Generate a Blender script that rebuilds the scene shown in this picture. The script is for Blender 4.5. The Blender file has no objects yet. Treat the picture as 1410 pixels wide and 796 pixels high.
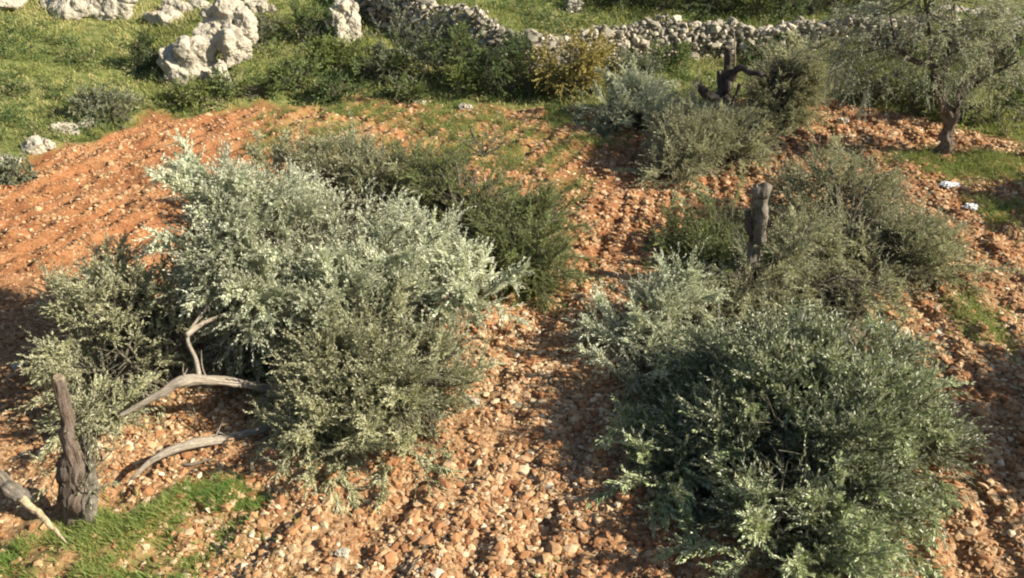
import bpy, math, random
import numpy as np
from mathutils import Vector

C = bpy.context.scene
COL = C.collection
RNG = np.random.default_rng(11)
random.seed(11)

# ------------------------------------------------------------------ camera, light, exposure
CAM_H, PITCH, FPX = 5.5, math.radians(28.5), 1221.0
cam_d = bpy.data.cameras.new('camera')
cam_d.sensor_width = 36.0
cam_d.lens = FPX / 1410.0 * 36.0
cam_d.clip_start, cam_d.clip_end = 0.1, 3000
cam = bpy.data.objects.new('camera', cam_d)
COL.objects.link(cam)
cam.location = (0, 0, CAM_H)
cam.rotation_euler = (math.pi / 2 - PITCH, 0, 0)
C.camera = cam

SUN_EL = math.radians(31)
to_sun = Vector((1.0, -0.22, 0)).normalized() * math.cos(SUN_EL) + Vector((0, 0, math.sin(SUN_EL)))
world = bpy.data.worlds.new('World')
C.world = world
world.use_nodes = True
wn = world.node_tree
sky = wn.nodes.new('ShaderNodeTexSky')
sky.sky_type = 'NISHITA'
sky.sun_disc = False
sky.sun_elevation = SUN_EL
sky.sun_rotation = math.atan2(to_sun.x, to_sun.y)
sky.altitude = 300
wn.links.new(sky.outputs[0], wn.nodes['Background'].inputs[0])
wn.nodes['Background'].inputs[1].default_value = 0.065
sun_d = bpy.data.lights.new('sun', 'SUN')
sun_d.energy = 5.0
sun_d.angle = math.radians(0.5)
sun_d.color = (1.0, 0.92, 0.78)
sun = bpy.data.objects.new('sun', sun_d)
COL.objects.link(sun)
sun.location = (30, -10, 25)
sun.rotation_euler = to_sun.to_track_quat('Z', 'Y').to_euler()
C.view_settings.view_transform = 'Standard'
C.view_settings.look = 'None'
C.view_settings.exposure = 1.07
C.view_settings.gamma = 1
C.view_settings.use_curve_mapping = False
C.cycles.filter_width = 2.1
C.cycles.max_bounces = 6
C.cycles.transparent_max_bounces = 4

# ------------------------------------------------------------------ numeric helpers
def smooth(a, b, x):
    t = np.clip((x - a) / (b - a), 0, 1)
    return t * t * (3 - 2 * t)

def _hash(ix, iy, iz, seed):
    h = (ix.astype(np.int64) * 374761393 + iy.astype(np.int64) * 668265263 + iz.astype(np.int64) * 2147483647 + seed * 974711) & 0xffffffff
    h = ((h ^ (h >> 13)) * 1274126177) & 0xffffffff
    h = ((h ^ (h >> 16)) * 2246822519) & 0xffffffff
    return ((h ^ (h >> 15)) & 0xffffff) / float(0xffffff)

def noise(x, y, z=None, seed=0):
    x = np.asarray(x, float); y = np.asarray(y, float)
    z = np.zeros_like(x) if z is None else np.asarray(z, float)
    ix, iy, iz = np.floor(x), np.floor(y), np.floor(z)
    fx, fy, fz = x - ix, y - iy, z - iz
    fx, fy, fz = [f * f * (3 - 2 * f) for f in (fx, fy, fz)]
    r = 0
    for a in (0, 1):
        for b in (0, 1):
            for c in (0, 1):
                w = (fx if a else 1 - fx) * (fy if b else 1 - fy) * (fz if c else 1 - fz)
                r = r + w * _hash(ix + a, iy + b, iz + c, seed)
    return r * 2 - 1

def fbm(x, y, z=None, seed=0, octaves=4):
    r, a, f = 0, 1.0, 1.0
    for i in range(octaves):
        r = r + a * noise(np.asarray(x) * f, np.asarray(y) * f, None if z is None else np.asarray(z) * f, seed + i * 17)
        a *= .5; f *= 2.03
    return r

def unit(v):
    return v / np.maximum(np.linalg.norm(v, axis=-1, keepdims=True), 1e-9)

def perp(d):
    h = np.where(np.abs(d[..., 2:3]) > .9, np.array([1.0, 0, 0]), np.array([0, 0, 1.0]))
    s = unit(np.cross(d, h))
    return s, np.cross(s, d)

# ------------------------------------------------------------------ the lie of the land
FIELD = np.array([(-9.3, -60), (-9.2, 9), (-8.6, 13.7), (-8.2, 15.6), (-7.3, 17.3), (-4.65, 18.3), (-2, 18.5), (1.4, 18.0), (3.6, 18.2),
                  (6.2, 19.2), (8.0, 17.4), (9.8, 15.6), (13.5, 11), (16, -60)], float)
WALL = [(-4.9, 24.9), (-4.2, 24.0), (-3.4, 23.0), (-2.4, 22.2), (-1.3, 21.5), (-0.4, 20.8), (0.3, 20.5), (1.0, 20.9), (2.0, 21.4), (3.0, 21.9), (4.4, 22.1), (6.2, 22.2), (9.0, 22.2), (10.5, 21.8), (12.3, 21.5), (14, 21.2), (18, 21.2)]

def seg_dist(x, y, pts, closed):
    d = np.full(x.shape, 1e9)
    n = len(pts)
    for i in range(n if closed else n - 1):
        ax, ay = pts[i]; bx, by = pts[(i + 1) % n]
        ex, ey = bx - ax, by - ay
        t = np.clip(((x - ax) * ex + (y - ay) * ey) / (ex * ex + ey * ey), 0, 1)
        d = np.minimum(d, np.hypot(x - ax - t * ex, y - ay - t * ey))
    return d

def inside(x, y, pts):
    r = np.zeros(x.shape, bool)
    n = len(pts)
    for i in range(n):
        ax, ay = pts[i]; bx, by = pts[(i + 1) % n]
        c = ((ay > y) != (by > y)) & (x < (bx - ax) * (y - ay) / (by - ay + 1e-12) + ax)
        r ^= c
    return r

def field_d(x, y):
    """signed distance, positive outside the tilled field"""
    d = seg_dist(x, y, FIELD, True)
    return np.where(inside(x, y, FIELD), -d, d)

WX = np.array([p[0] for p in WALL]); WY = np.array([p[1] for p in WALL])
def base_height(x, y):
    x = np.asarray(x, float); y = np.asarray(y, float)
    d = field_d(x, y)
    out = np.maximum(d, 0)
    k = 0.10 + 0.14 * smooth(-1, -7, x)
    z = k * (np.minimum(out, 60) - 1.2 * (1 - np.exp(-out / 1.2))) + 0.0006 * np.minimum(out, 45) ** 2 + .02 * np.maximum(out - 45, 0)
    z = z + 0.10 * smooth(0, .6, d) * smooth(2, -2, x)
    wy = np.interp(x, WX, WY)
    step = smooth(-0.05, 0.35, y - wy) * smooth(-5.8, -4.6, x) * smooth(60, 22, y) * 0.5
    z = z + step
    und = fbm(x * .22, y * .22, seed=3, octaves=3)
    z = z + und * (.03 + .22 * smooth(.5, 6, d))
    return z, d

def furrow_s(x, y):
    k = .40 * (1 - smooth(1.0, 6.0, x))
    return x * .93 - (y - 4) * k + .07 * noise(x * .35, y * .35, seed=9)

def ground(x, y, fine=True):
    z, d = base_height(x, y)
    if fine:
        m = smooth(.15, -.35, d)
        s = furrow_s(x, y)
        f = np.sin(s * 2 * math.pi / .42) * .45 + np.sin(s * 2 * math.pi / 1.26 + 1) * .5
        z = z + m * (f * (.062 + .03 * smooth(-1, -5, x)) * (.6 + .7 * noise(x * .5, y * .5, seed=21)) + .05 * fbm(x * 3.1, y * 3.1, seed=5, octaves=4))
        z = z + m * .024 * fbm(x * 7, y * 7, seed=6, octaves=3)
        z = z + (1 - m) * .05 * fbm(x * 1.3, y * 1.3, seed=31, octaves=4)
    return z

def weed_mask(x, y):
    """where the tilled soil has greened over"""
    n = fbm(x * .8, y * .8, seed=41, octaves=4)
    a = smooth(14.6, 16.2, y) * smooth(-5.6, -4.2, x) * smooth(3.0, 1.5, x) * .85
    b = smooth(11.2, 12.6, y) * smooth(-3.6, -2.4, x) * smooth(1.6, .2, x) * .95
    def blob(cx, cy, rx, ry):
        return np.exp(-(((x - cx) / rx) ** 2 + ((y - cy) / ry) ** 2) ** 1.3)
    c = np.maximum.reduce([blob(-3.2, 5.5, .95, .5) * 1.6, blob(-2.7, 5.9, .45, .42) * 1.5, blob(-3.7, 5.2, .8, .4) * 1.3,
                           blob(8.6, 14.4, 1.6, .8) * 1.6, blob(7.4, 14.9, 1.0, .5) * 1.3, blob(7.7, 12.3, .45, 1.1) * 1.4, blob(5.7, 9.3, .3, 1.1) * 1.4,
                           blob(.15, 5.2, .22, .2) * 1.2, blob(-1.8, 5.0, .2, .25), blob(9.5, 13.2, 1, .5) * .8, blob(3.0, 10.0, 1.6, .7) * .45])
    m = np.maximum(np.maximum(a, b), c)
    return np.clip(m * (1.0 + .9 * n), 0, 1)

def ray_ground(px, py, z0=0.0):
    """the point of the ground seen at a pixel of the photograph, used to lay the plan out"""
    u, v = (px - 705) / FPX, (398 - py) / FPX
    d = np.array([u, math.cos(PITCH) + v * math.sin(PITCH), -math.sin(PITCH) + v * math.cos(PITCH)])
    t = np.arange(3, 110, .02)
    p = d[None] * t[:, None]
    k = np.argmax(CAM_H + p[:, 2] <= ground(p[:, 0], p[:, 1]) + z0)
    p = p[k]
    return Vector((p[0], p[1], CAM_H + p[2]))

def at(px, py, Y):
    u, v = (px - 705) / FPX, (398 - py) / FPX
    dy = math.cos(PITCH) + v * math.sin(PITCH)
    t = Y / dy
    return np.array([u * t, Y, CAM_H + t * (-math.sin(PITCH) + v * math.cos(PITCH))])

# ------------------------------------------------------------------ object helpers
def tag(o, label=None, cat=None, group=None, kind=None):
    if label: o['label'] = label
    if cat: o['category'] = cat
    if group: o['group'] = group
    if kind: o['kind'] = kind
    return o

def empty(name, loc, label, cat, group=None):
    o = bpy.data.objects.new(name, None)
    o.location = Vector(loc); o.empty_display_size = .2
    COL.objects.link(o)
    return tag(o, label, cat, group)

def build(name, V, F, m, parent=None, rnd=None, smooth_shade=False, attrs=None):
    """V (n,3) world coordinates, F (k,3) or (k,4); one mesh object"""
    V = np.asarray(V, np.float32); F = np.asarray(F, np.int32)
    loc = np.array(parent.location, np.float32) if parent is not None else V.mean(0) * np.array([1, 1, 0], np.float32)
    if parent is None:
        loc = np.array([loc[0], loc[1], V[:, 2].min()], np.float32)
    me = bpy.data.meshes.new(name)
    k = F.shape[1]
    me.vertices.add(len(V)); me.vertices.foreach_set('co', (V - loc).ravel())
    me.loops.add(F.size); me.loops.foreach_set('vertex_index', F.ravel())
    me.polygons.add(len(F))
    me.polygons.foreach_set('loop_start', np.arange(0, F.size, k, dtype=np.int32))
    me.polygons.foreach_set('use_smooth', np.full(len(F), smooth_shade))
    if rnd is not None:
        a = me.attributes.new('rnd', 'FLOAT', 'POINT'); a.data.foreach_set('value', np.asarray(rnd, np.float32))
    for n_, vals in (attrs or {}).items():
        a = me.attributes.new(n_, 'FLOAT', 'POINT'); a.data.foreach_set('value', np.asarray(vals, np.float32))
    me.update(calc_edges=True)
    me.materials.append(m)
    o = bpy.data.objects.new(name, me)
    COL.objects.link(o)
    if parent is not None:
        o.parent = parent
        # a child part whose mesh is given relative to its thing's origin
        p = parent
        if p.parent is not None:
            pass
    else:
        o.location = Vector(loc.tolist())
    return o

def build_sub(name, V, F, m, parent, base, **kw):
    """child of a part: coordinates relative to the thing's origin 'base'"""
    class _P: pass
    p = _P(); p.location = base; p.parent = None
    V = np.asarray(V, np.float32)
    o = build(name, V, F, m, None, **kw)
    off = np.array(o.location, np.float32) - np.array(base, np.float32)
    n = len(o.data.vertices)
    co = np.empty(n * 3, np.float32); o.data.vertices.foreach_get('co', co)
    co = co.reshape(-1, 3) + off
    o.data.vertices.foreach_set('co', co.ravel()); o.data.update()
    o.location = (0, 0, 0); o.parent = parent
    return o

# ------------------------------------------------------------------ materials
def mat(name, rough=.8, spec=.3):
    m = bpy.data.materials.new(name); m.use_nodes = True
    nt = m.node_tree; b = nt.nodes['Principled BSDF']
    b.inputs['Roughness'].default_value = rough
    b.inputs['Specular IOR Level'].default_value = spec
    return m, nt, b

def N(nt, typ, **kw):
    n = nt.nodes.new(typ)
    for k, v in kw.items():
        if k.startswith('i_'):
            n.inputs[k[2:]].default_value = v
        else:
            setattr(n, k, v)
    return n

def ramp(nt, src, stops):
    r = nt.nodes.new('ShaderNodeValToRGB')
    el = r.color_ramp.elements
    while len(el) < len(stops): el.new(.5)
    for e, (p, c) in zip(el, stops):
        e.position = p; e.color = (*c, 1)
    nt.links.new(src, r.inputs[0])
    return r

def mixc(nt, fac, a, b, blend='MIX'):
    m = nt.nodes.new('ShaderNodeMix'); m.data_type = 'RGBA'; m.blend_type = blend
    for s, v in ((m.inputs[0], fac), (m.inputs[6], a), (m.inputs[7], b)):
        if hasattr(v, 'is_output'): nt.links.new(v, s)
        elif isinstance(v, (int, float)): s.default_value = v
        else: s.default_value = (*v, 1)
    return m.outputs[2]

def tnoise(nt, scale, detail=6, rough=.6, vec=None):
    n = N(nt, 'ShaderNodeTexNoise'); n.inputs['Scale'].default_value = scale
    n.inputs['Detail'].default_value = detail; n.inputs['Roughness'].default_value = rough
    if vec is not None: nt.links.new(vec, n.inputs['Vector'])
    return n

def geo_pos(nt):
    return nt.nodes.new('ShaderNodeNewGeometry').outputs['Position']

def attr(nt, name):
    a = nt.nodes.new('ShaderNodeAttribute'); a.attribute_name = name
    return a.outputs['Fac']

def leaf_mat(name, top, under, dry=(.30, .22, .09), dry_amt=.03, trans=.25, rough=.45, spec=.45, vary=.5):
    m, nt, b = mat(name, rough, spec)
    r = attr(nt, 'rnd')
    lo = tuple(c * (1 - vary * .6) for c in top); hi = tuple(c * (1 + vary) for c in top)
    c1 = ramp(nt, r, [(0, lo), (.6, top), (.97 - dry_amt, hi), (1 - dry_amt * .5, dry)]).outputs[0]
    c2 = ramp(nt, r, [(0, tuple(c * .75 for c in under)), (1 - dry_amt, under), (1, tuple((u + d) / 2 for u, d in zip(under, dry)))]).outputs[0]
    g = nt.nodes.new('ShaderNodeNewGeometry')
    col = mixc(nt, g.outputs['Backfacing'], c1, c2)
    nt.links.new(col, b.inputs['Base Color'])
    tr = nt.nodes.new('ShaderNodeBsdfTranslucent')
    nt.links.new(mixc(nt, .5, col, (top[0] * 2.2, top[1] * 2.4, top[2])), tr.inputs[0])
    mx = nt.nodes.new('ShaderNodeMixShader'); mx.inputs[0].default_value = trans
    nt.links.new(b.outputs[0], mx.inputs[1]); nt.links.new(tr.outputs[0], mx.inputs[2])
    nt.links.new(mx.outputs[0], nt.nodes['Material Output'].inputs[0])
    return m

M = {}
M['olive'] = leaf_mat('olive_leaf_silver', (.41, .425, .30), (.70, .70, .56), trans=.22, rough=.6, spec=.3)
M['olive_dark'] = leaf_mat('olive_leaf_deep', (.165, .190, .092), (.66, .66, .48), trans=.15, rough=.42, spec=.5, vary=1.5)
M['olive_mid'] = leaf_mat('olive_leaf_grey', (.31, .305, .175), (.56, .54, .37), trans=.2, rough=.6, spec=.3)
M['sucker'] = leaf_mat('sucker_leaf', (.175, .205, .070), (.27, .30, .14), dry=(.32, .24, .09), dry_amt=.10, trans=.2, rough=.6, spec=.25)
M['dry_olive'] = leaf_mat('dry_olive_leaf', (.25, .225, .11), (.36, .33, .2), dry=(.42, .27, .12), dry_amt=.14, trans=.15, rough=.6, spec=.25)
M['shrub'] = leaf_mat('shrub_leaf', (.16, .20, .062), (.17, .21, .09), trans=.2, rough=.6, spec=.25)
M['shrub_grey'] = leaf_mat('grey_shrub_leaf', (.18, .195, .115), (.26, .27, .18), trans=.15, rough=.6, spec=.25)
M['shrub_dark'] = leaf_mat('dark_shrub_leaf', (.075, .110, .034), (.12, .16, .06), trans=.15, rough=.6, spec=.25)
M['shrub_yellow'] = leaf_mat('yellow_shrub_leaf', (.36, .29, .085), (.34, .29, .12), dry=(.36, .24, .12), dry_amt=.15, trans=.2, rough=.6, spec=.25)
M['shrub_light'] = leaf_mat('light_shrub_leaf', (.215, .245, .070), (.24, .28, .11), trans=.25, rough=.6, spec=.25)
M['grass'] = leaf_mat('grass_blade', (.255, .265, .085), (.255, .265, .085), dry=(.60, .49, .25), dry_amt=.42, trans=.25, rough=.65, spec=.15, vary=.7)
M['fresh'] = leaf_mat('fresh_grass_blade', (.17, .25, .06), (.17, .25, .06), dry=(.45, .38, .15), dry_amt=.28, trans=.35, rough=.6, spec=.2)

def bark_mat(name, lo, hi, along=True):
    m, nt, b = mat(name, .95, .1)
    p = geo_pos(nt)
    if along:
        cv = nt.nodes.new('ShaderNodeCombineXYZ')
        for i, k in enumerate(('ca', 'sa', 'al')): nt.links.new(attr(nt, k), cv.inputs[i])
        vec = cv.outputs[0]
    else: vec = p
    n = tnoise(nt, 3.2 if along else 28, 9, .72, vec); n2 = tnoise(nt, 7, 6, .65, p); n3 = tnoise(nt, 45, 5, .7, p)
    c = ramp(nt, n.outputs[0], [(.36, tuple(v * .45 for v in lo)), (.47, lo), (.62, hi)]).outputs[0]
    c = mixc(nt, ramp(nt, n2.outputs[0], [(.42, (0, 0, 0)), (.66, (.7, .7, .7))]).outputs[0], c, tuple(v * .75 + .06 for v in hi))
    c = mixc(nt, ramp(nt, n3.outputs[0], [(.45, (.5, .5, .5)), (.6, (0, 0, 0))]).outputs[0], c, lo)
    nt.links.new(c, b.inputs[0])
    bp = nt.nodes.new('ShaderNodeBump'); bp.inputs['Strength'].default_value = 1; bp.inputs['Distance'].default_value = .03
    nt.links.new(n.outputs[0], bp.inputs['Height']); nt.links.new(bp.outputs[0], b.inputs['Normal'])
    return m
M['bark'] = bark_mat('olive_bark', (.12, .10, .075), (.38, .33, .26))
M['bark_pale'] = bark_mat('pale_bark', (.30, .25, .19), (.62, .53, .41))
M['bark_red'] = bark_mat('brown_bark', (.12, .088, .066), (.34, .265, .205))
M['bark_dark'] = bark_mat('dark_bark', (.055, .044, .035), (.19, .15, .12))
M['twig'] = bark_mat('twig_bark', (.10, .09, .06), (.26, .23, .16), False)
M['wood'] = bark_mat('fresh_cut_wood', (.48, .38, .22), (.66, .56, .36), False)
M['old_cut'] = bark_mat('weathered_cut_wood', (.26, .19, .12), (.46, .37, .24), False)

def rock_mat(name, pale, dark):
    m, nt, b = mat(name, .9, .2)
    p = geo_pos(nt)
    n1 = tnoise(nt, 3.2, 8, .65, p); n2 = tnoise(nt, 14, 6, .7, p)
    c = ramp(nt, n1.outputs[0], [(.30, dark), (.47, pale), (.75, tuple(v * 1.08 for v in pale))]).outputs[0]
    c = mixc(nt, ramp(nt, n2.outputs[0], [(.55, (0, 0, 0)), (.75, (.55, .55, .55))]).outputs[0], c, (.34, .30, .17))
    nt.links.new(c, b.inputs[0])
    bp = nt.nodes.new('ShaderNodeBump'); bp.inputs['Strength'].default_value = .8; bp.inputs['Distance'].default_value = .06
    nt.links.new(n2.outputs[0], bp.inputs['Height']); nt.links.new(bp.outputs[0], b.inputs['Normal'])
    return m
M['rock'] = rock_mat('limestone', (.45, .40, .31), (.18, .16, .12))
def wall_mat():
    m, nt, b = mat('wall_stone', .9, .2)
    r = attr(nt, 'rnd'); p = geo_pos(nt)
    c = ramp(nt, r, [(0, (.11, .10, .075)), (.4, (.31, .27, .20)), (1, (.58, .50, .38))]).outputs[0]
    n = tnoise(nt, 12, 6, .7, p)
    c = mixc(nt, ramp(nt, n.outputs[0], [(.4, (0, 0, 0)), (.7, (.6, .6, .6))]).outputs[0], c, (.22, .21, .16))
    nt.links.new(c, b.inputs[0]); return m
M['wall'] = wall_mat()
def clod_mat(name, stops):
    m, nt, b = mat(name, .95, .1)
    r = attr(nt, 'rnd'); p = geo_pos(nt)
    c = ramp(nt, r, stops).outputs[0]
    n = tnoise(nt, 25, 5, .7, p)
    c = mixc(nt, ramp(nt, n.outputs[0], [(.35, (0, 0, 0)), (.75, (.6, .6, .6))]).outputs[0], c, (.33, .185, .095))
    nt.links.new(c, b.inputs[0]); return m
M['clod'] = clod_mat('red_soil_clod', [(0, (.18, .075, .033)), (.35, (.33, .16, .070)), (.7, (.43, .26, .13)), (1, (.52, .38, .23))])
M['stone'] = clod_mat('field_stone', [(0, (.34, .205, .105)), (.4, (.50, .36, .21)), (.85, (.60, .47, .30)), (1, (.70, .61, .45))])
M['white'] = rock_mat('white_rag', (.8, .8, .8), (.6, .62, .66))

def ground_mat():
    m, nt, b = mat('red_soil_and_turf', .95, .1)
    p = geo_pos(nt)
    soil = attr(nt, 'soil'); weed = attr(nt, 'weed'); stony = attr(nt, 'stony')
    n1 = tnoise(nt, 1.1, 8, .65, p); n2 = tnoise(nt, 22, 8, .7, p); n3 = tnoise(nt, 6, 6, .6, p)
    red = ramp(nt, n1.outputs[0], [(.30, (.24, .095, .040)), (.52, (.34, .155, .066)), (.72, (.40, .22, .105))]).outputs[0]
    tan = ramp(nt, n2.outputs[0], [(.38, (.18, .095, .045)), (.52, (.37, .22, .11)), (.68, (.50, .36, .21))]).outputs[0]
    s = mixc(nt, stony, red, tan)
    speck = ramp(nt, n2.outputs[0], [(.36, (.5, .42, .4)), (.50, (1, 1, 1)), (.70, (1.0, 1.0, 1.0))]).outputs[0]
    s = mixc(nt, 1.0, s, speck, 'MULTIPLY')
    g = ramp(nt, n3.outputs[0], [(.32, (.07, .085, .026)), (.5, (.15, .17, .05)), (.70, (.27, .24, .10))]).outputs[0]
    wf = nt.nodes.new('ShaderNodeMath'); wf.operation = 'MULTIPLY'; wf.inputs[1].default_value = .75
    nt.links.new(weed, wf.inputs[0])
    s = mixc(nt, wf.outputs[0], s, mixc(nt, ramp(nt, n3.outputs[0], [(.40, (.1, .1, .1)), (.58, (.9, .9, .9))]).outputs[0], s, (.24, .22, .075)))
    c = mixc(nt, soil, g, s)
    nt.links.new(c, b.inputs[0])
    bp = nt.nodes.new('ShaderNodeBump'); bp.inputs['Strength'].default_value = .9; bp.inputs['Distance'].default_value = .035
    nt.links.new(n2.outputs[0], bp.inputs['Height']); nt.links.new(bp.outputs[0], b.inputs['Normal'])
    return m
M['ground'] = ground_mat()

# ------------------------------------------------------------------ the ground: one sheet out to the horizon
def axis(lo, hi, step, far_lo, far_hi):
    a = list(np.arange(lo, hi, step)); s = step; x = lo
    left = []
    while x > far_lo: s *= 1.12; x -= s; left.append(x)
    s = step; x = a[-1]
    while x < far_hi: s *= 1.12; x += s; a.append(x)
    return np.array(left[::-1] + a)
xs = axis(-10.5, 10.5, .042, -900, 900)
ys = np.concatenate([axis(3.6, 12, .038, -900, 12.01), axis(12.05, 26, .065, 12.04, 1200)])
ys = np.unique(ys)
X, Y = np.meshgrid(xs, ys)
Xf, Yf = X.ravel(), Y.ravel()
Z = ground(Xf, Yf)
fd = field_d(Xf, Yf)
edge_n = .35 * fbm(Xf * 1.5, Yf * 1.5, seed=77)
soil_a = smooth(.25, -.25, fd + edge_n)
# bare scraped patch of soil showing on the slope at the far right
weed_a = weed_mask(Xf, Yf)
stony_a = np.clip(smooth(13.5, 8.0, Yf) * .9 + smooth(1.0, 5, Xf) * .35 - smooth(-2.5, -6, Xf) * .15 + .25 * fbm(Xf * .7, Yf * .7, seed=88), 0, 1)
nx, ny = len(xs), len(ys)
ii = np.arange((ny - 1) * nx).reshape(ny - 1, nx)[:, :-1].ravel()
F = np.stack([ii, ii + 1, ii + nx + 1, ii + nx], 1)
g = build('ground', np.stack([Xf, Yf, Z], 1), F, M['ground'], None, smooth_shade=True, attrs={'soil': soil_a, 'weed': weed_a, 'stony': stony_a})
tag(g, 'tilled red soil field rising into a green hillside', 'ground', kind='structure')

# quick bilinear lookup of the same surface for everything that is set down on it
GX0, GY0, GS = -30.0, 2.0, .05
_gx = np.arange(GX0, 30, GS); _gy = np.arange(GY0, 44, GS)
_A, _B = np.meshgrid(_gx, _gy)
_G = ground(_A.ravel(), _B.ravel()).reshape(_A.shape)
exact_ground = ground
def ground(x, y, fine=True):
    x = np.asarray(x, float); y = np.asarray(y, float)
    u = np.clip((x - GX0) / GS, 0, len(_gx) - 1.01); v = np.clip((y - GY0) / GS, 0, len(_gy) - 1.01)
    i = u.astype(int); j = v.astype(int); u = u - i; v = v - j
    return (_G[j, i] * (1 - u) + _G[j, i + 1] * u) * (1 - v) + (_G[j + 1, i] * (1 - u) + _G[j + 1, i + 1] * u) * v

# ------------------------------------------------------------------ shape generators
ICO_V, ICO_F = None, None
def ico():
    t = (1 + 5 ** .5) / 2
    v = np.array([(-1, t, 0), (1, t, 0), (-1, -t, 0), (1, -t, 0), (0, -1, t), (0, 1, t), (0, -1, -t), (0, 1, -t), (t, 0, -1), (t, 0, 1), (-t, 0, -1), (-t, 0, 1)], float)
    f = np.array([(0, 11, 5), (0, 5, 1), (0, 1, 7), (0, 7, 10), (0, 10, 11), (1, 5, 9), (5, 11, 4), (11, 10, 2), (10, 7, 6), (7, 1, 8),
                  (3, 9, 4), (3, 4, 2), (3, 2, 6), (3, 6, 8), (3, 8, 9), (4, 9, 5), (2, 4, 11), (6, 2, 10), (8, 6, 7), (9, 8, 1)])
    return v / np.linalg.norm(v[0]), f
ICO_V, ICO_F = ico()
def subdiv(V, F):
    V = list(map(tuple, V)); cache = {}; out = []
    def mid(a, b):
        k = (min(a, b), max(a, b))
        if k not in cache:
            m = (np.array(V[a]) + np.array(V[b])) / 2; m /= np.linalg.norm(m); V.append(tuple(m)); cache[k] = len(V) - 1
        return cache[k]
    for a, b, c in F:
        ab, bc, ca = mid(a, b), mid(b, c), mid(c, a)
        out += [(a, ab, ca), (b, bc, ab), (c, ca, bc), (ab, bc, ca)]
    return np.array(V), np.array(out)
S1 = subdiv(ICO_V, ICO_F); S2 = subdiv(*S1); S3 = subdiv(*S2); S4 = subdiv(*S3); S5 = subdiv(*S4)

def rand_rot(n):
    q = RNG.normal(size=(n, 4)); q /= np.linalg.norm(q, axis=1, keepdims=True)
    w, x, y, z = q.T
    return np.stack([1 - 2 * (y * y + z * z), 2 * (x * y - z * w), 2 * (x * z + y * w), 2 * (x * y + z * w), 1 - 2 * (x * x + z * z), 2 * (y * z - x * w),
                     2 * (x * z - y * w), 2 * (y * z + x * w), 1 - 2 * (x * x + y * y)], 1).reshape(n, 3, 3)

def rubble(P, R, flat=.7, base=(ICO_V, ICO_F), jit=.30):
    """many small stones: centres P, radii R"""
    n = len(P); bv, bf = base; k = len(bv)
    s = 1 + RNG.uniform(-jit, jit, (n, k, 1))
    V = bv[None] * s * (RNG.uniform(.45, 1.3, (n, 1, 3)))
    V = np.einsum('nij,nkj->nki', rand_rot(n), V)
    V[..., 2] *= flat
    V = V * R[:, None, None] + P[:, None]
    F = (bf[None] + (np.arange(n) * k)[:, None, None])
    return V.reshape(-1, 3), F.reshape(-1, 3), np.repeat(RNG.random(n), k)

def tube(pts, radii, seg=8, rough=0.0, seed=0, cap=True):
    pts = np.asarray(pts, float); radii = np.asarray(radii, float)
    n = len(pts)
    tan = unit(np.gradient(pts, axis=0))
    s = np.zeros((n, 3)); s[0] = perp(tan[0:1])[0][0]
    for i in range(1, n):
        v = s[i - 1] - tan[i] * np.dot(s[i - 1], tan[i]); s[i] = v / max(np.linalg.norm(v), 1e-9)
    b = np.cross(tan, s)
    a = np.linspace(0, 2 * math.pi, seg, endpoint=False)
    ring = np.cos(a)[None, :, None] * s[:, None] + np.sin(a)[None, :, None] * b[:, None]
    r = radii[:, None] * np.ones((1, seg))
    if rough:
        q = pts[:, None] + ring * radii[:, None, None]
        lobe = .35 * rough * np.sin(a[None] * 3 + seed + np.arange(n)[:, None] * .15)
        r = r * (1 + rough * fbm(q[..., 0] * 9, q[..., 1] * 9, q[..., 2] * 5, seed=seed, octaves=4) + lobe)
    V = (pts[:, None] + ring * r[..., None]).reshape(-1, 3)
    i = np.arange(n - 1)[:, None] * seg; j = np.arange(seg)[None]; k = (j + 1) % seg
    F = np.stack([i + j, i + k, i + seg + k, i + seg + j], -1).reshape(-1, 4)
    if cap:
        c0 = len(V); V = np.vstack([V, pts[0], pts[-1]])
        j = np.arange(seg); k = (j + 1) % seg
        # end caps as quads that repeat no vertex: pair up neighbouring sectors
        ev = np.arange(0, seg, 2)
        F = np.vstack([F, np.stack([np.full(len(ev), c0), (ev + 2) % seg, (ev + 1) % seg, ev], 1),
                       np.stack([np.full(len(ev), c0 + 1), (n - 1) * seg + ev, (n - 1) * seg + (ev + 1) % seg, (n - 1) * seg + (ev + 2) % seg], 1)])
    return V, F

def batch_tube(Q, r0, r1, seg=4):
    """Q (n, k, 3): n thin polylines tapering from r0 to r1"""
    n, k = Q.shape[:2]
    s, u = perp(unit(Q[:, -1] - Q[:, 0]))
    a = np.arange(seg) * 2 * math.pi / seg
    ring = np.cos(a)[None, :, None] * s[:, None] + np.sin(a)[None, :, None] * u[:, None]
    r = np.linspace(r0, r1, k)
    V = Q[:, :, None] + ring[:, None] * r[None, :, None, None]
    i = np.arange(k - 1)[:, None] * seg; j = np.arange(seg)[None]; jj = (j + 1) % seg
    f = np.stack([i + j, i + jj, i + seg + jj, i + seg + j], -1).reshape(-1, 4)
    return V.reshape(-1, 3), (f[None] + (np.arange(n) * k * seg)[:, None, None]).reshape(-1, 4)

def merge(parts):
    Vs, Fs, o = [], [], 0
    for V, F in parts:
        Vs.append(V); Fs.append(F + o); o += len(V)
    return np.vstack(Vs), np.vstack(Fs)

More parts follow.
